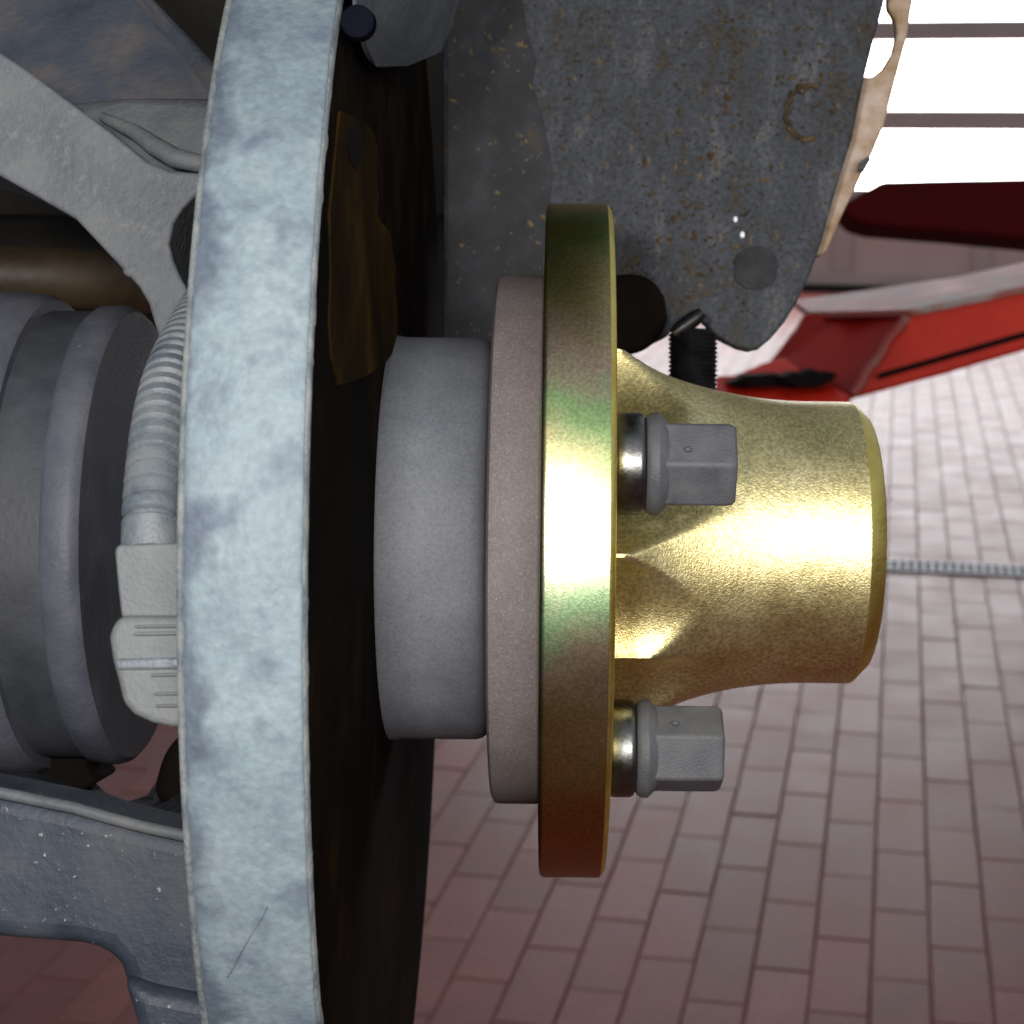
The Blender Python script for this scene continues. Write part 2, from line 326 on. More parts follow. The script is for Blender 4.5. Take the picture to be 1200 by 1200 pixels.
BW, BL, GAP, BEV = 0.100, 0.263, 0.0024, 0.0024
def brick_verts(c, w, l, rot=True):
    out = []
    for dz, ins in ((-0.012, 0), (-BEV, 0), (0.0, BEV)):
        for sx, sy in ((-1, -1), (1, -1), (1, 1), (-1, 1)):
            a, b = sx*(w/2-ins), sy*(l/2-ins)
            out.append(Vector((a, b, dz)) if not rot else c + V*a + U*b + Vector((0, 0, dz)))
    return out
BF = [(0, 1, 5, 4), (1, 2, 6, 5), (2, 3, 7, 6), (3, 0, 4, 7), (4, 5, 9, 8), (5, 6, 10, 9), (6, 7, 11, 10), (7, 4, 8, 11), (8, 9, 10, 11)]
def tone_rand():
    k = random.uniform(0.80, 1.16); return (k*random.uniform(0.97, 1.04), k, k*random.uniform(0.96, 1.05), 1)
def add_tone(me, tones):
    a = me.attributes.new('tone', 'FLOAT_COLOR', 'FACE')
    for i, t in enumerate(tones): a.data[i].color = t
brick_meshes = []
for k in range(10):
    me = bpy.data.meshes.new('brick'); me.from_pydata(brick_verts(None, BW-GAP, BL-GAP, False), [], BF); me.materials.append(m_brick)
    add_tone(me, [tone_rand()]*len(BF)); brick_meshes.append(me)
g0 = ground(1091.5, 1182); v0 = g0.dot(V)
u0 = ground(1042, 780+0.35*930).dot(U)                # one cross joint between the two columns left of it
cells = []
wall_u = ground(1000, 342).dot(U)
for i in range(-52, 22):
    vv = v0 + (i+0.5)*BW
    for j in range(-20, 62):
        uu = u0 + (j+0.5)*BL + (0.5*BL if i % 2 else 0.0)
        if uu < 0.6 or uu > wall_u+0.1: continue
        cells.append((vv, uu))
DRAIN_U = ground(1075, 665).dot(U)
cells = [c for c in cells if not (abs(c[1]-DRAIN_U) < 0.165 and False)]
def seen(px, py):
    if not (-25 < px < 1225 and 400 < py < 1225): return False
    if px < 205: return (py > 870 and py < 945 and px > 95) or (py > 1095 and px < 170)
    if px < 480: return False
    if px < 1035 and py < 795: return False
    if 575 < px < 715 and py < 930: return False
    if 640 < px < 705 and py < 1010: return False
    return True
rank = []
for vv, uu in cells:
    c = V*vv + U*uu; q = project(c)
    rank.append((0 if q and seen(q[0], q[1]) else 1, c.length, vv, uu))
rank.sort()
near = [r for r in rank if r[0] == 0][:298]; ns = set((r[2], r[3]) for r in near)
for k, r in enumerate(near):
    o = bpy.data.objects.new('brick', brick_meshes[random.randrange(10)]); col.objects.link(o); o.parent = floor
    o.location = V*r[2] + U*r[3] + Vector((random.uniform(-.0006, .0006), random.uniform(-.0006, .0006), random.uniform(-0.0009, 0.0009)))
    o.rotation_euler = (random.uniform(-.004, .004), random.uniform(-.004, .004), -PSI + random.uniform(-.006, .006))
vsl, fsl, tn = [], [], []
for r in rank:
    if (r[2], r[3]) in ns: continue
    b = len(vsl); vsl += brick_verts(V*r[2] + U*r[3] + Vector((0, 0, random.uniform(-0.0009, 0.0009))), BW-GAP, BL-GAP)
    fsl += [tuple(b+x for x in f) for f in BF]; tn += [tone_rand()]*len(BF)
me = bpy.data.meshes.new('distant_bricks'); me.from_pydata(vsl, [], fsl); me.materials.append(m_brick); add_tone(me, tn)
o = bpy.data.objects.new('distant_bricks', me); col.objects.link(o); o.parent = floor; o['kind'] = 'stuff'

# drain channel across the floor
base = Matrix.Translation(U*DRAIN_U + V*0.55) @ Matrix.Rotation(-PSI, 4, 'Z')
dr = thing('floor_drain', 'long steel drain grate set in the paving behind the golden hub', 'drain', base)
bm = bmesh.new(); box(bm, -0.9, 0.9, -0.062, -0.050, -0.012, 0.006); box(bm, -0.9, 0.9, 0.050, 0.062, -0.012, 0.006); obj('frame', bm, m_grate, dr)
bm = bmesh.new(); box(bm, -0.9, 0.9, -0.050, 0.050, -0.012, 0.0015); obj('channel', bm, m_dark, dr)
bm = bmesh.new(); box(bm, -0.0055, 0.0055, -0.0495, 0.0495, 0.0016, 0.0056); bar = obj('bar', bm, m_grate, dr)
for k in range(-33, 34):
    o = bar if k == -33 else bar.copy()
    if k > -33: col.objects.link(o); o.parent = dr
    o.location = (k*0.0265, 0, 0)

# ------------------------------------------------------------------ garage door behind
WU = wall_u
def wz(px, py):                    # height on the door plane seen at this picture point
    d = M.to_3x3() @ P(px, py, 1.0); t = WU/d.dot(U); p = Vector((0, 0, H)) + d*t; return p.dot(V), p.z
door_v0, door_v1 = wz(560, 300)[0], wz(1330, 300)[0]
dc = (door_v0+door_v1)/2
door = thing('garage_door', 'pale brown sectional garage door with overexposed daylit window rows', 'garage door', Matrix.Translation(U*WU + V*dc) @ Matrix.Rotation(-PSI, 4, 'Z'))
hw = (door_v1-door_v0)/2
z_seal0, z_seal1 = 0.0, wz(1000, 334)[1]
z_p0, z_p1 = z_seal1, wz(1070, 222)[1]
m2b, m2t = wz(1075, 153)[1], wz(1075, 129)[1]
m1b, m1t = wz(1075, 48)[1], wz(1075, 24)[1]
z_top = m1t + 0.75
def dbox(name, m, x0, x1, y0, y1, z0, z1, bevel=0.0):
    bm = bmesh.new(); box(bm, x0, x1, y0, y1, z0, z1); return obj(name, bm, m, door, bevel=bevel)
dbox('bottom_seal', m_seal, -hw, hw, -0.03, 0.05, z_seal0, z_seal1-0.004)
xs = [wz(987, 300)[0]-dc + k*1.05 for k in range(-5, 5)]
xs = [x for x in xs if -hw < x < hw]
dbox('lower_panel', m_doorpanel, -hw, hw, 0.02, 0.06, z_p0, z_p1)
edges = [-hw] + xs + [hw]
for x in xs: dbox('stile', m_doorframe, x-0.075, x+0.075, -0.01, 0.02-0.001, z_p0+0.10, z_p1-0.08, 0.006)
dbox('rail', m_doorframe, -hw, hw, -0.012, 0.018, z_p0, z_p0+0.10, 0.006)
dbox('rail', m_doorframe, -hw, hw, -0.012, 0.018, z_p1-0.08, z_p1, 0.006)
for a, b in zip(edges, edges[1:]):
    for z0, z1 in ((z_p1, m2b), (m2t, m1b), (m1t, z_top)):
        dbox('window_pane', m_pane, a+0.001, b-0.001, 0.02, 0.03, z0+0.001, z1-0.001)
for z0, z1 in ((m2b, m2t), (m1b, m1t)): dbox('mullion', m_doorframe, -hw, hw, -0.01, 0.045, z0, z1, 0.006)
dbox('mullion', m_doorframe, -hw, hw, -0.01, 0.045, z_top, z_top+0.12, 0.006)

# ------------------------------------------------------------------ red lift arms
c = P(1040, 400, 1.25)
arm = thing('lift_arm', 'bright red steel lift arm with worn whitish top and greasy end', 'lift arm', rig_at(c))
F = [P(1066, 364, 1.20), P(1115, 354, 1.195), P(1330, 310, 1.18), P(1330, 372, 1.18), P(1110, 437, 1.19), P(995, 468, 1.20)]
obj('front_face', prism(F, [p + Vector((0, 0.02, 0)) for p in F], c), m_red, arm, bevel=0.003)
F = [P(1064, 363, 1.205), P(998, 467, 1.205), P(915, 460, 1.24), P(880, 452, 1.27), P(915, 420, 1.29), P(943, 368, 1.30), P(1000, 358, 1.29)]
obj('inner_web', prism(F, [p + Vector((0, 0.02, 0)) for p in F], c), m_red_shaded, arm, bevel=0.002)
T = [P(1066, 363, 1.195), P(1115, 353, 1.19), P(1330, 309, 1.175), P(1330, 280, 1.34), P(1110, 326, 1.36), P(1052, 336, 1.37), P(980, 346, 1.38), P(930, 352, 1.37), P(946, 366, 1.31)]
obj('top_plate', prism(T, [p + Vector((0, 0, -0.006)) for p in T], c), m_redworn, arm, bevel=0.0015)
# rounded tray lip at the end
F = [P(995, 470, 1.188), P(955, 470, 1.19), P(900, 474, 1.20), P(820, 476, 1.22), P(820, 441, 1.26), P(860, 438, 1.265), P(895, 428, 1.27), P(920, 417, 1.27), P(950, 440, 1.24), P(998, 462, 1.195)]
obj('tray_lip', prism(F, [p + Vector((0, 0.012, -0.008)) for p in F], c), m_red, arm, bevel=0.003)
for gx, gy, gw, gh, gd in ((905, 446, 44, 9, 1.222), (950, 444, 34, 10, 1.205), (880, 450, 26, 5, 1.232)):
    F = []
    for k in range(22):
        a = 2*math.pi*k/22; q = random.uniform(0.65, 1.12)
        F.append(P(gx + gw*q*math.cos(a), gy + gh*q*math.sin(a), gd))
    obj('grease_patch', prism(F, [p + Vector((0, 0.03, 0.004)) for p in F], c), m_grease, arm)
pa, pb = P(1062, 372, 1.192), P(1000, 462, 1.192)
obj('weld_seam', tube([pa.lerp(pb, t/12) + Vector((0.003*math.sin(t*1.3)*0.4, 0, 0)) - c for t in range(13)], 0.0042, 10), m_redworn, arm)
pa, pb = P(1030, 441, 1.19), P(1330, 355, 1.172)
obj('weld_seam', tube([pa.lerp(pb, t/12) - c for t in range(13)], 0.0025, 8), m_grease, arm)

c = P(1100, 240, 2.1)
F = [P(984, 242, 2.1), P(1004, 229, 2.1), P(1034, 212, 2.1), P(1110, 210, 2.1), P(1330, 206, 2.1), P(1330, 292, 2.1), P(1110, 271, 2.1), P(1020, 264, 2.1), P(998, 257, 2.1)]
o = obj('lift_beam', prism(F, [p + Vector((0.01, 0.12, 0)) for p in F], c), m_maroon, None, rig_at(c), bevel=0.006)
tag(o, 'dark maroon pointed steel beam above the red lift arm', 'beam')

# ------------------------------------------------------------------ wheel arch
arch = thing('wheel_arch', 'dark inner wheel arch liner behind the brake disc', 'wheel arch', rig_at(Vector((0, 0.6, 0.2))))
c = Vector((0, 0.6, 0.2))
prof = [(0.70, 0.13), (0.68, 0.20), (0.63, 0.27), (0.55, 0.32), (0.44, 0.345), (0.30, 0.345), (0.17, 0.31)]
bm = bmesh.new(); A = []
for y, z in prof:
    A.append([bm.verts.new(Vector((x, y*KD, z*1.12))-c) for x in (-0.45, 0.12)])
for a, b in zip(A, A[1:]): bm.faces.new((a[0], a[1], b[1], b[0]))
o = obj('arch_liner', bm, m_liner, arch); s = o.modifiers.new('solid', 'SOLIDIFY'); s.thickness = 0.004
F = [P(-400, -400, 0.75), P(530, -400, 0.75), P(528, 380, 0.75), P(470, 700, 0.75), P(130, 780, 0.75), P(-400, 800, 0.75)]
obj('inner_panel', prism(F, [p + Vector((0, 0.01, 0)) for p in F], c), m_liner, arch)

# ------------------------------------------------------------------ big rusty plate
PD = 0.42
c = P(780, 200, PD)
plate = thing('steel_plate', 'rusty blue grey steel plate hanging behind the golden flange', 'plate', rig_at(c))
out = [(520, -90), (1056, -90), (1036, 4), (1026, 40), (1013, 92), (999, 161), (981, 218), (963, 283), (950, 320), (935, 352), (920, 377), (903, 397),
       (890, 408), (878, 411), (864, 408), (842, 397), (830, 384), (812, 366), (796, 376), (782, 393), (771, 399), (750, 409), (724, 411), (640, 411), (520, 412)]
obj('face', slab(out, PD, 0.006, c), m_plate, plate, bevel=0.0012)
lip = [(1052, -90), (1096, -90), (1074, -20), (1069, 6), (1062, 48), (1050, 92), (1036, 147), (1024, 176), (1007, 211), (988, 250), (970, 292), (962, 300), (945, 300), (985, 160), (1004, 88), (1022, 90), (1034, 80), (1046, 60), (1051, 40), (1050, 24), (1040, 8), (1040, -20)]
obj('edge_lip', slab(lip, PD+0.012, 0.005, c), m_lip, plate, bevel=0.001)
obj('edge_notch', slab([(1008, 190), (1018, 182), (1021, 186), (1013, 200), (1006, 199)], PD+0.008, 0.003, c), m_black, plate)
# dark rounded lobe under the edge, beside the flange
obj('dark_lobe', slab([(690, 330), (716, 322), (744, 318), (766, 326), (779, 346), (783, 372), (777, 392), (752, 412), (724, 415), (690, 415)], PD-0.010, 0.009, c), m_matte_black, plate, bevel=0.0035)
bm = lathe([(0, 0.0064), (0.0003, 0.0063), (0.0006, 0.0055), (0.0007, 0.004)], 40, 'X')
bmesh.ops.rotate(bm, verts=bm.verts, cent=(0, 0, 0), matrix=Matrix.Rotation(-math.pi/2, 3, 'Z'))
o = obj('smudge_disc', bm, m_smudge, plate); wobble(o, 0.0007, 500); o.location = P(886, 314, PD-0.0006) - c  # thin raised disc stands in for a dark smudge on the plate
film = [(524, -80), (600, -80), (612, 0), (618, 40), (628, 70), (624, 100), (634, 130), (642, 165), (648, 205), (642, 250), (636, 300), (638, 350), (630, 400), (524, 404)]
obj('mud_film', slab(film, PD-0.0007, 0.0010, c), m_film, plate, bevel=0.0003)
# C-shaped crust of rust and loose dirt
path = []
for k in range(26):
    a = R(60 + k*9.2)
    path.append(P(946 + 24*math.cos(a) + 3*math.sin(k*2.1), 132 - 32*math.sin(a) + 2*math.cos(k*1.7), PD-0.0002) - c)
rad = [0.0005 + 0.0005*abs(math.sin(k*1.37)) for k in range(26)]
obj('rust_ring', tube(path, rad, 8), m_crust, plate)
for px, py, s in ((862, 257, 4), (870, 275, 4.5)):
    bm = bmesh.new(); bmesh.ops.create_icosphere(bm, subdivisions=2, radius=s/FPX*PD)
    o = obj('paint_drip', bm, flat('white_paint', lin(205, 210, 215), 0.4), plate); o.location = P(px, py, PD) - c; o.scale = (0.8, 0.35, 1.1)
bm = bmesh.new()
def chip(px, py, s, ang, el):
    p = P(px, py, PD-0.0005) - c; n = random.randint(4, 6); pts = []
    for k in range(n):
        a = 2*math.pi*k/n; x = math.cos(a)*s*el*random.uniform(.6, 1.2); z = math.sin(a)*s*random.uniform(.6, 1.2)
        pts.append((x*math.cos(ang)-z*math.sin(ang), x*math.sin(ang)+z*math.cos(ang)))
    t = random.uniform(0.0004, 0.0014)
    top = bm.verts.new(p + Vector((0, -t, 0))); rim = [bm.verts.new(p + Vector((x, 0.0008, z))) for x, z in pts]
    for k in range(n): bm.faces.new((top, rim[k], rim[(k+1) % n]))
def inside(x, y):
    r = False; n = len(out)
    for i in range(n):
        (x1, y1), (x2, y2) = out[i], out[i-1]
        if (y1 > y) != (y2 > y) and x < (x2-x1)*(y-y1)/(y2-y1)+x1: r = not r
    return r
cl = [(790, 245, 45, 16, 34), (835, 255, 30, 20, 20), (740, 320, 18, 6, 16), (820, 320, 25, 35, 40), (850, 110, 12, 70, 50), (935, 60, 20, 50, 36), (760, 60, 60, 60, 40), (980, 115, 14, 16, 16), (880, 220, 10, 50, 24), (950, 92, 34, 4, 14)]
for x, y, sx, sy, n in cl:
    for _ in range(n):
        px, py = random.gauss(x, sx), random.gauss(y, sy)
        if inside(px-6, py) and inside(px+6, py+6): chip(px, py, random.uniform(0.0003, 0.0009), random.uniform(0, 3.1), random.choice((1, 1, 1.3, 2.2)))
for _ in range(1100):
    px, py = random.uniform(525, 1030), random.uniform(-20, 400)
    if inside(px-6, py) and inside(px+6, py+6): chip(px, py, random.uniform(0.0002, 0.0005), random.uniform(0, 3.1), random.choice((1, 1, 2)))
o = obj('dirt_crumbs', bm, m_crust, plate, ang=180); o['kind'] = 'stuff'

# threaded stud under the plate
c = P(812, 470, 0.405)
stud = thing('threaded_stud', 'black threaded stud hanging from the notch of the rusty plate', 'stud', rig_at(c))
prof = [(-0.035, 0.0058)]; z = -0.0345; pit = 0.00125
while z < 0.0185:
    prof += [(z, 0.0063), (z+pit*0.5, 0.0070)]; z += pit
prof += [(0.0192, 0.0061), (0.0200, 0.0054)]
obj('thread', lathe(prof, 40, 'Z'), m_black, stud, ang=20)
pa, pb = P(789, 392, 0.402) - c, P(823, 366, 0.402) - c
obj('locking_pin', tube([pa.lerp(pb, t/6) for t in range(7)], [0.0016, 0.0021, 0.0023, 0.0023, 0.0023, 0.0021, 0.0015], 14), m_black, stud)

# ------------------------------------------------------------------ axle parts: everything turns about one axis
HUB = M @ Matrix.Translation((0, 0.42, -0.00656)) @ Matrix.Rotation(R(0.65), 4, 'Y')
RD = 0.150
disc = thing('brake_disc', 'large worn brake disc with pale mottled rim and grey hub hat', 'brake disc', HUB)
prof = [(-0.0597, RD-0.0016), (-0.0589, RD-0.0004), (-0.0577, RD), (-0.0490, RD+0.0002), (-0.0408, RD), (-0.0398, RD-0.0005), (-0.03935, RD-0.0013)]
obj('rim', lathe(prof, 360, caps=False), m_rim, disc)
def edge_ring(x0, x1, r):
    bm = bmesh.new(); n = 720; rings = []
    from mathutils import noise
    for j, (t, dr) in enumerate(((0.0, -0.0016), (0.3, 0.0000), (0.8, 0.0003), (1.0, -0.0002))):
        ring = []
        for k in range(n):
            a = 2*math.pi*k/n
            wv = 0.00018*noise.noise(Vector((math.cos(a)*30, math.sin(a)*30, j*3.0 if j < 2 else 9.0))) + 0.00012*noise.noise(Vector((math.cos(a)*120, math.sin(a)*120, 5.0)))
            x = x0 + (x1-x0)*t + (wv if (j >= 2) == (x1 > x0) or j >= 2 else 0)
            rr = r + dr + 0.00003*noise.noise(Vector((math.cos(a)*90, math.sin(a)*90, 1.0)))
            ring.append(bm.verts.new((x, -rr*math.cos(a), rr*math.sin(a))))
        rings.append(ring)
    for A, B in zip(rings, rings[1:]):
        for k in range(n): bm.faces.new((A[k], A[(k+1) % n], B[(k+1) % n], B[k]))
    return bm
obj('rim_edge', edge_ring(-0.0598, -0.0584, RD), m_rimedge, disc, ang=60)
obj('rim_edge', edge_ring(-0.0393, -0.0400, RD), m_rimedge, disc, ang=60)
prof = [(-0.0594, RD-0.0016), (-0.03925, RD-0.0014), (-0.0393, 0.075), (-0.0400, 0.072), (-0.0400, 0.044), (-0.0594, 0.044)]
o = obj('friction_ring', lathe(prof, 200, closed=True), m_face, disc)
prof = [(-0.0399, 0.0482), (-0.0390, 0.0482), (-0.0375, 0.0479), (-0.0198, 0.0479), (-0.0182, 0.0475), (-0.0170, 0.0465), (-0.0164, 0.0450), (-0.0160, 0.028)]
obj('hat', lathe(prof, 200), m_hat, disc)
prof = [(-0.0156, 0.0592), (-0.0156, 0.0612), (-0.0150, 0.0624), (-0.0140, 0.0628), (-0.0052, 0.0628), (-0.0047, 0.0625), (-0.0044, 0.0619), (-0.0044, 0.042)]
sp = obj('wheel_spacer', lathe([(-0.0156, 0.0275)] + prof, 200), m_spacer, None, HUB)
tag(sp, 'flat warm grey spacer ring between grey hub hat and golden flange', 'spacer')

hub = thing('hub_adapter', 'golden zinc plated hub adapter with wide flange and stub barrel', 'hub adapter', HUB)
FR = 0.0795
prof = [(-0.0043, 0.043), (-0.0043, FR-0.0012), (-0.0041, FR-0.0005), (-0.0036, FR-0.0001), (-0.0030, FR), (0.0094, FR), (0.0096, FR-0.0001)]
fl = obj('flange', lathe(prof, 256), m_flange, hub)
prof = [(0.0095, FR-0.0002), (0.0100, FR-0.0005), (0.0106, FR-0.0013), (0.0108, FR-0.0024), (0.0109, 0.030)]
obj('flange_edge', lathe(prof, 256), m_edge, hub)
# barrel flares into the flange, scalloped round each bolt seat
BR = 0.0337; X0 = 0.0109; LF = 0.048; RB = 0.056
BA = [R(17.5), R(-54.5), R(-54.5-72), R(17.5+72), R(17.5+144)]
NX, NA = 60, 400
bm = bmesh.new(); rings = []
for i in range(NX+1):
    t = i/NX; x = X0 - 0.0004 + (t**1.6)*(0.0690-X0)
    ring = []
    s = min(1.0, (x-X0)/LF); fl_r = 0.0235*(1-math.sqrt(max(0.0, 1-(1-max(0, s))**2)))*0.95
    for k in range(NA):
        a = 2*math.pi*k/NA - math.pi
        r = BR + fl_r; r = r if r < 0.044 else 0.044 + 0.0075*(1-math.exp(-(r-0.044)/0.0075))
        for b, rb, rp in [(q, RB, 0.0200) for q in BA] + [(q-R(40), 0.0600, 0.0215) for q in BA]:
            d = (a-b+math.pi) % (2*math.pi) - math.pi
            if abs(math.sin(d)) < rp/rb and math.cos(d) > 0:
                lim = rb*math.cos(d) - math.sqrt(rp*rp - (rb*math.sin(d))**2)
                # pocket is a vertical-sided seat near the flange that opens along the flare
                k_ = 0.0009; h = max(0.0, min(1.0, 0.5+0.5*(lim-r)/k_))
                r = lim*(1-h) + r*h - k_*h*(1-h)
        ring.append(bm.verts.new((x, -r*math.cos(a), r*math.sin(a))))
    rings.append(ring)
for A, B in zip(rings, rings[1:]):
    for k in range(NA): bm.faces.new((A[k], A[(k+1) % NA], B[(k+1) % NA], B[k]))
obj('barrel', bm, m_gold, hub, ang=60)
prof = [(0.0686, BR), (0.0693, BR-0.0004), (0.0724, BR-0.0036), (0.0728, BR-0.0046), (0.0728, 0.020), (0.050, 0.019)]
obj('barrel_chamfer', lathe(prof, 160), m_edge, hub)

def wheel_bolt(ang, spin, label, coll):
    mw = HUB @ Matrix.Translation((0.0110, -RB*math.cos(ang), RB*math.sin(ang)))
    b = thing('wheel_bolt', label, 'bolt', mw, 'bolts on the golden flange')
    cx = coll
    obj('collar', lathe([(0, 0.0100), (0.0004, 0.0106), (0.0010, 0.0108), (cx-0.0012, 0.0108), (cx-0.0004, 0.0104), (cx, 0.0097)], 72), m_collar, b)
    obj('washer_flange', lathe([(cx+0.0001, 0.0096), (cx+0.0004, 0.0102), (cx+0.0012, 0.0107), (cx+0.0026, 0.0109), (cx+0.0031, 0.0106), (cx+0.0046, 0.0090)], 72), m_bolt, b)
    bm = bmesh.new(); rings = []
    for x, s in ((cx+0.0030, 1.0), (0.0232, 1.0), (0.0242, 0.975), (0.0250, 0.92)):
        rings.append([bm.verts.new((x, -0.0098*s*math.cos(spin+k*math.pi/3), 0.0098*s*math.sin(spin+k*math.pi/3))) for k in range(6)])
    for A, B in zip(rings, rings[1:]):
        for k in range(6): bm.faces.new((A[k], A[(k+1) % 6], B[(k+1) % 6], B[k]))
    bm.faces.new(rings[0]); bm.faces.new(rings[-1])
    hd = obj('head', bm, m_bolt, b, bevel=0.0006, seg=3)
    bm = lathe([(0.0242, 0.0062), (0.02515, 0.0060), (0.02516, 0.0045), (0.0248, 0.004)], 40); obj('end_face', bm, m_bolt, b)
    # small punch mark on the hexagon
    bm = bmesh.new(); bmesh.ops.create_icosphere(bm, subdivisions=2, radius=0.0007)
    o = obj('punch_mark', bm, m_groove, hd); o.location = (cx+0.0085, -0.0092*math.cos(spin+0.35), 0.0092*math.sin(spin+0.35)); o.scale = (1.2, 0.35, 0.9)
    return b
wheel_bolt(BA[0], R(-2), 'grey hexagonal wheel bolt seated against the golden barrel', 0.0062)
wheel_bolt(BA[1], R(24), 'grey hexagonal wheel bolt standing clear of the barrel over paving', 0.0058)

# drive joint behind the disc
def jp(pr): return [(-0.1015 + (x+0.0947)*0.95, r*0.93) for x, r in pr]
jt = thing('drive_joint', 'round grey drive shaft joint with rubber lip beside the sensor plug', 'drive joint', HUB)
obj('housing', lathe(jp([(-0.24, 0.030), (-0.22, 0.050), (-0.180, 0.0615), (-0.124, 0.0620), (-0.1165, 0.0612), (-0.1145, 0.0598)]), 160), m_rubber, jt)
obj('groove', lathe(jp([(-0.1146, 0.0560), (-0.1146, 0.0572), (-0.1030, 0.0572), (-0.1030, 0.0560)]), 160), m_groove, jt)
obj('lip', lathe(jp([(-0.1032, 0.050), (-0.1032, 0.0576), (-0.1020, 0.0586), (-0.0975, 0.0588), (-0.0958, 0.0583), (-0.0946, 0.0570), (-0.0940, 0.046), (-0.0930, 0.030), (-0.0915, 0.018)]), 160), m_rubber, jt)
obj('stub_shaft', lathe([(-0.100, 0.018), (-0.061, 0.018)], 60), m_knuckle, jt)

# caliper and rusty pad at the disc face
c = P(470, 20, 0.25)
cal = thing('brake_caliper', 'blue grey brake caliper end with dark round bolt, above disc face', 'caliper', rig_at(c))
obj('housing', slab([(408, -120), (560, -120), (520, 10), (512, 40), (470, 56), (432, 56), (412, 40)], [0.245, 0.30, 0.31, 0.31, 0.29, 0.265, 0.25], 0.018, c), m_caliper, cal, bevel=0.004)
bm = lathe([(0, 0.0029), (0.001, 0.0031), (0.003, 0.0028), (0.0034, 0.002)], 32, 'X')
bmesh.ops.rotate(bm, verts=bm.verts, cent=(0, 0, 0), matrix=Matrix.Rotation(-math.pi/2, 3, 'Z'))
o = obj('bolt_cap', bm, m_cap, cal); o.location = P(421, 30, 0.2475) - c

HI = HUB.inverted()
def on_plane(px, py, X):
    o_ = HI @ Vector((0, 0, H)); d_ = (HI @ (M @ P(px, py, 1.0))) - o_
    return o_ + d_*((X-o_.x)/d_.x)
XP = -0.0388
pts = [(399, 130), (410, 134), (420, 138), (430, 144), (437, 152), (441, 164), (443, 180), (442, 205), (444, 230), (443, 250), (447, 260), (454, 266), (459, 276), (460, 292), (464, 310), (463, 335), (466, 360), (466, 392), (460, 415), (449, 430), (430, 441), (412, 448), (398, 452), (390, 420), (387, 380), (389, 320), (387, 250)]
F = [on_plane(x, y, XP) for x, y in pts]; c = on_plane(430, 300, XP)
pad = thing('brake_pad', 'dim brown rusty brake pad plate against the dark disc face', 'brake pad', HUB @ Matrix.Translation(c))
obj('backing_plate', prism(F, [p + Vector((-0.0009, 0, 0)) for p in F], c), m_pad, pad, bevel=0.0003)
F = [on_plane(x, y, XP+0.0002) for x, y in ((407, 150), (414, 146), (422, 152), (426, 168), (425, 188), (418, 198), (411, 190), (407, 170))]
obj('slot', prism(F, [p + Vector((-0.0004, 0, 0)) for p in F], c), m_matte_black, pad)

def on_rim(px, py, r):
    o_ = HI @ Vector((0, 0, H)); d_ = (HI @ (M @ P(px, py, 1.0))) - o_
    a = d_.y**2+d_.z**2; b = o_.y*d_.y+o_.z*d_.z; q = o_.y**2+o_.z**2-r*r
    return o_ + d_*((-b-math.sqrt(b*b-a*q))/a)
for x0, y0, x1, y1, w_ in ((314, 1062, 266, 1146, 0.0003),):
    pa, pb = on_rim(x0, y0, RD+0.0001), on_rim(x1, y1, RD+0.0001)
    pt = [pa.lerp(pb, t/10) + Vector((0.0001*math.sin(t*0.9), 0, 0)) for t in range(11)]
    obj('scratch', tube(pt, [w_*(0.3+0.7*math.sin(math.pi*(t+0.5)/11)) for t in range(11)], 8), m_scratch, disc)

# ------------------------------------------------------------------ suspension at the left
c = P(130, 200, 0.30)
kn = thing('steering_knuckle', 'grey cast steering knuckle with tapering arm above the drive joint', 'knuckle', rig_at(c))
o = obj('upper_web', slab([(-120, -160), (60, -160), (172, -10), (262, 82), (275, 130), (275, 175), (88, 175), (-120, 150)], [0.36, 0.36, 0.345, 0.325, 0.32, 0.312, 0.312, 0.33], 0.04, c), m_knuckle2, kn, bevel=0.006, seg=4)
o = obj('boss', slab([(60, 120), (150, 112), (275, 112), (275, 222), (235, 216), (195, 208), (150, 186), (90, 150)], [0.305, 0.303, 0.297, 0.287, 0.287, 0.288, 0.293, 0.301], 0.03, c), m_knuckle, kn, bevel=0.0035, seg=4)
arm_pts = [(-120, -20), (40, 88), (88, 124), (130, 155), (172, 189), (200, 200), (270, 205), (270, 214), (232, 226), (214, 244), (203, 262), (198, 286), (203, 306), (211, 324), (222, 344), (216, 372), (200, 400), (188, 402), (182, 384), (174, 356), (163, 337), (150, 322), (130, 301), (88, 256), (0, 206), (-120, 170)]
o = obj('arm', slab(arm_pts, 0.283, 0.028, c), m_knuckle, kn, bevel=0.0035, seg=4)
obj('ridge', tube([P(120, 137, 0.2945) - c, P(160, 156, 0.289) - c, P(182, 172, 0.286) - c, P(205, 185, 0.2845) - c, P(240, 193, 0.284) - c, P(270, 196, 0.284) - c], [0.001, 0.0016, 0.002, 0.002, 0.0018, 0.0015], 12), m_knuckle, kn)
for px, py, s in ((154, 317, 0.0017), (240, 220, 0.002), (183, 262, 0.0016), (178, 312, 0.0014)):
    bm = bmesh.new(); bmesh.ops.create_icosphere(bm, subdivisions=2, radius=s); o = obj('casting_pip', bm, m_knuckle, kn); o.location = P(px, py, 0.2835) - c; o.scale = (1, 0.5, 0.8)

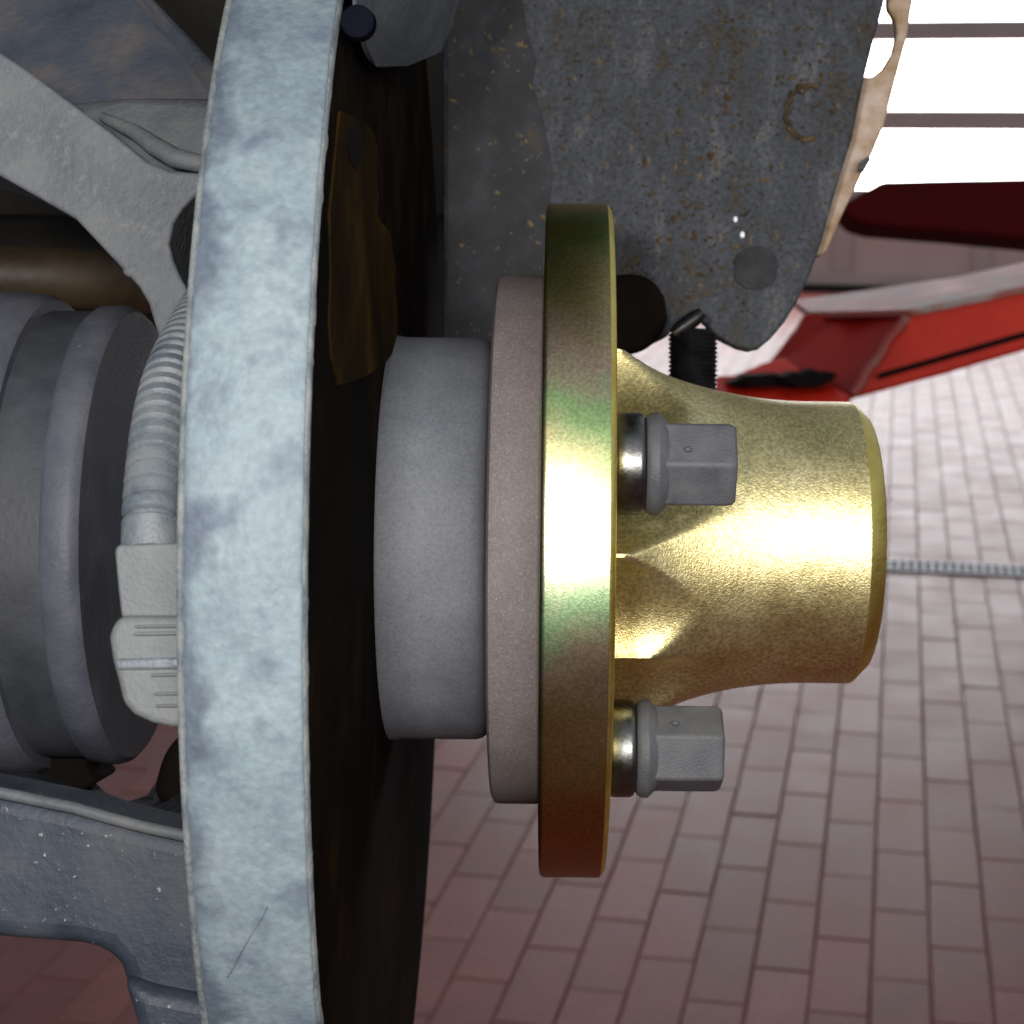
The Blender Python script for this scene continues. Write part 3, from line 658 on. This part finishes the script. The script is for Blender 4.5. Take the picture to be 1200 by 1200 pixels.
# sensor lead: corrugated sleeve and plug
c = P(180, 650, 0.235)
sn = thing('sensor_lead', 'pale grey corrugated sensor lead ending in a moulded plug', 'sensor lead', rig_at(c))
key = [(177, 648, 0.232), (178, 600, 0.234), (181, 555, 0.237), (186, 510, 0.241), (193, 470, 0.246), (205, 430, 0.253), (222, 395, 0.262), (245, 355, 0.275), (262, 340, 0.283)]
kp = [P(*k) for k in key]
def cr(p0, p1, p2, p3, t):
    return 0.5*((2*p1) + (-p0+p2)*t + (2*p0-5*p1+4*p2-p3)*t*t + (-p0+3*p1-3*p2+p3)*t*t*t)
path = []
for i in range(len(kp)-1):
    p0 = kp[max(i-1, 0)]; p3 = kp[min(i+2, len(kp)-1)]
    for k in range(36): path.append(cr(p0, kp[i], kp[i+1], p3, k/36))
L = 0; rad = []; pr = path[0]
for p in path:
    L += (p-pr).length; pr = p
    ph = (L/0.0028) % 1.0
    base_r = 0.0048
    groove = 0.0008 if ph < 0.16 else (0.0 if ph > 0.26 and ph < 0.9 else 0.0003)
    if L < 0.0052: groove = 0.0
    rad.append(base_r - groove)
obj('corrugated_sleeve', tube([p - c for p in path], rad, 36), m_sleeve, sn, ang=25)
ups = [(134, 642), (140, 638), (205, 636), (222, 636), (222, 722), (138, 722)]
pl = obj('plug', slab([(134, 644), (139, 638), (222, 636), (222, 724), (142, 724), (138, 690)], 0.2285, 0.013, c), m_plastic, sn, bevel=0.0016, seg=4)
obj('socket', slab([(140, 722), (129, 736), (127, 748), (131, 775), (138, 800), (143, 824), (156, 838), (178, 848), (200, 853), (226, 853), (226, 722)], 0.2275, 0.016, c), m_plastic, sn, bevel=0.002, seg=4)
for y0, y1, x0 in ((733, 736, 158), (741, 745, 156), (790, 793, 176), (812, 815, 180), (826, 829, 182)):
    obj('rib', slab([(x0, y0), (224, y0-1), (224, y1-1), (x0, y1)], 0.2268, 0.002, c), m_plastic, pl, bevel=0.0003)
obj('band', slab([(133, 772), (224, 770), (224, 785), (136, 786)], 0.2271, 0.003, c), m_sleeve, pl, bevel=0.0006)

# brown bar behind the knuckle
c = P(100, 328, 0.46)
pth = [P(-150, 318, 0.46) - c, P(60, 324, 0.46) - c, P(140, 330, 0.47) - c, P(240, 344, 0.50) - c]
o = obj('anti_roll_bar', tube(pth, 0.0095, 24), m_brownbar, None, rig_at(c)); tag(o, 'muddy brown round bar behind the grey steering knuckle', 'bar')

# lower control arm
c = P(130, 1050, 0.30)
ca = thing('control_arm', 'dark blue grey lower control arm with dirty top beneath drive joint', 'control arm', rig_at(c))
pts = [(-120, 905), (0, 928), (88, 946), (130, 958), (172, 969), (215, 978), (290, 990), (300, 1290), (176, 1290), (164, 1220), (152, 1180), (146, 1158), (138, 1134), (122, 1116), (92, 1109), (0, 1102), (-120, 1090)]
obj('front_web', slab(pts, 0.283, 0.022, c), m_arm, ca, bevel=0.005, seg=4)
pts = [(140, 1146), (180, 1160), (230, 1170), (300, 1176), (300, 1300), (176, 1300), (164, 1220), (152, 1184)]
obj('lower_flange', slab(pts, 0.2795, 0.01, c), m_arm, ca, bevel=0.003, seg=3)
T = [P(-120, 910, 0.285), P(0, 933, 0.285), P(88, 951, 0.285), P(130, 963, 0.285), P(172, 974, 0.285), P(215, 983, 0.285), P(290, 995, 0.285),
     P(300, 900, 0.36), P(215, 905, 0.36), P(182, 912, 0.36), P(172, 928, 0.355), P(150, 936, 0.35), P(128, 928, 0.352), P(108, 908, 0.36), P(60, 890, 0.365), P(-120, 862, 0.37)]
obj('top_web', prism(T, [p + Vector((0, 0, -0.008)) for p in T], c), m_armtop, ca, bevel=0.0015)
obj('edge_bead', tube([P(-120, 906, 0.2825) - c, P(0, 929, 0.2825) - c, P(88, 947, 0.2825) - c, P(130, 959, 0.2825) - c, P(172, 970, 0.2825) - c, P(215, 979, 0.2825) - c, P(290, 991, 0.2825) - c], 0.0012, 12), m_knuckle, ca)
obj('lug', slab([(176, 930), (186, 896), (196, 872), (216, 858), (250, 850), (260, 960), (200, 960)], 0.335, 0.02, c), m_matte_black, ca, bevel=0.003)
obj('lug', slab([(-60, 866), (60, 868), (86, 876), (104, 884), (100, 900), (116, 916), (88, 932), (-60, 920)], 0.34, 0.02, c), m_matte_black, ca, bevel=0.003)
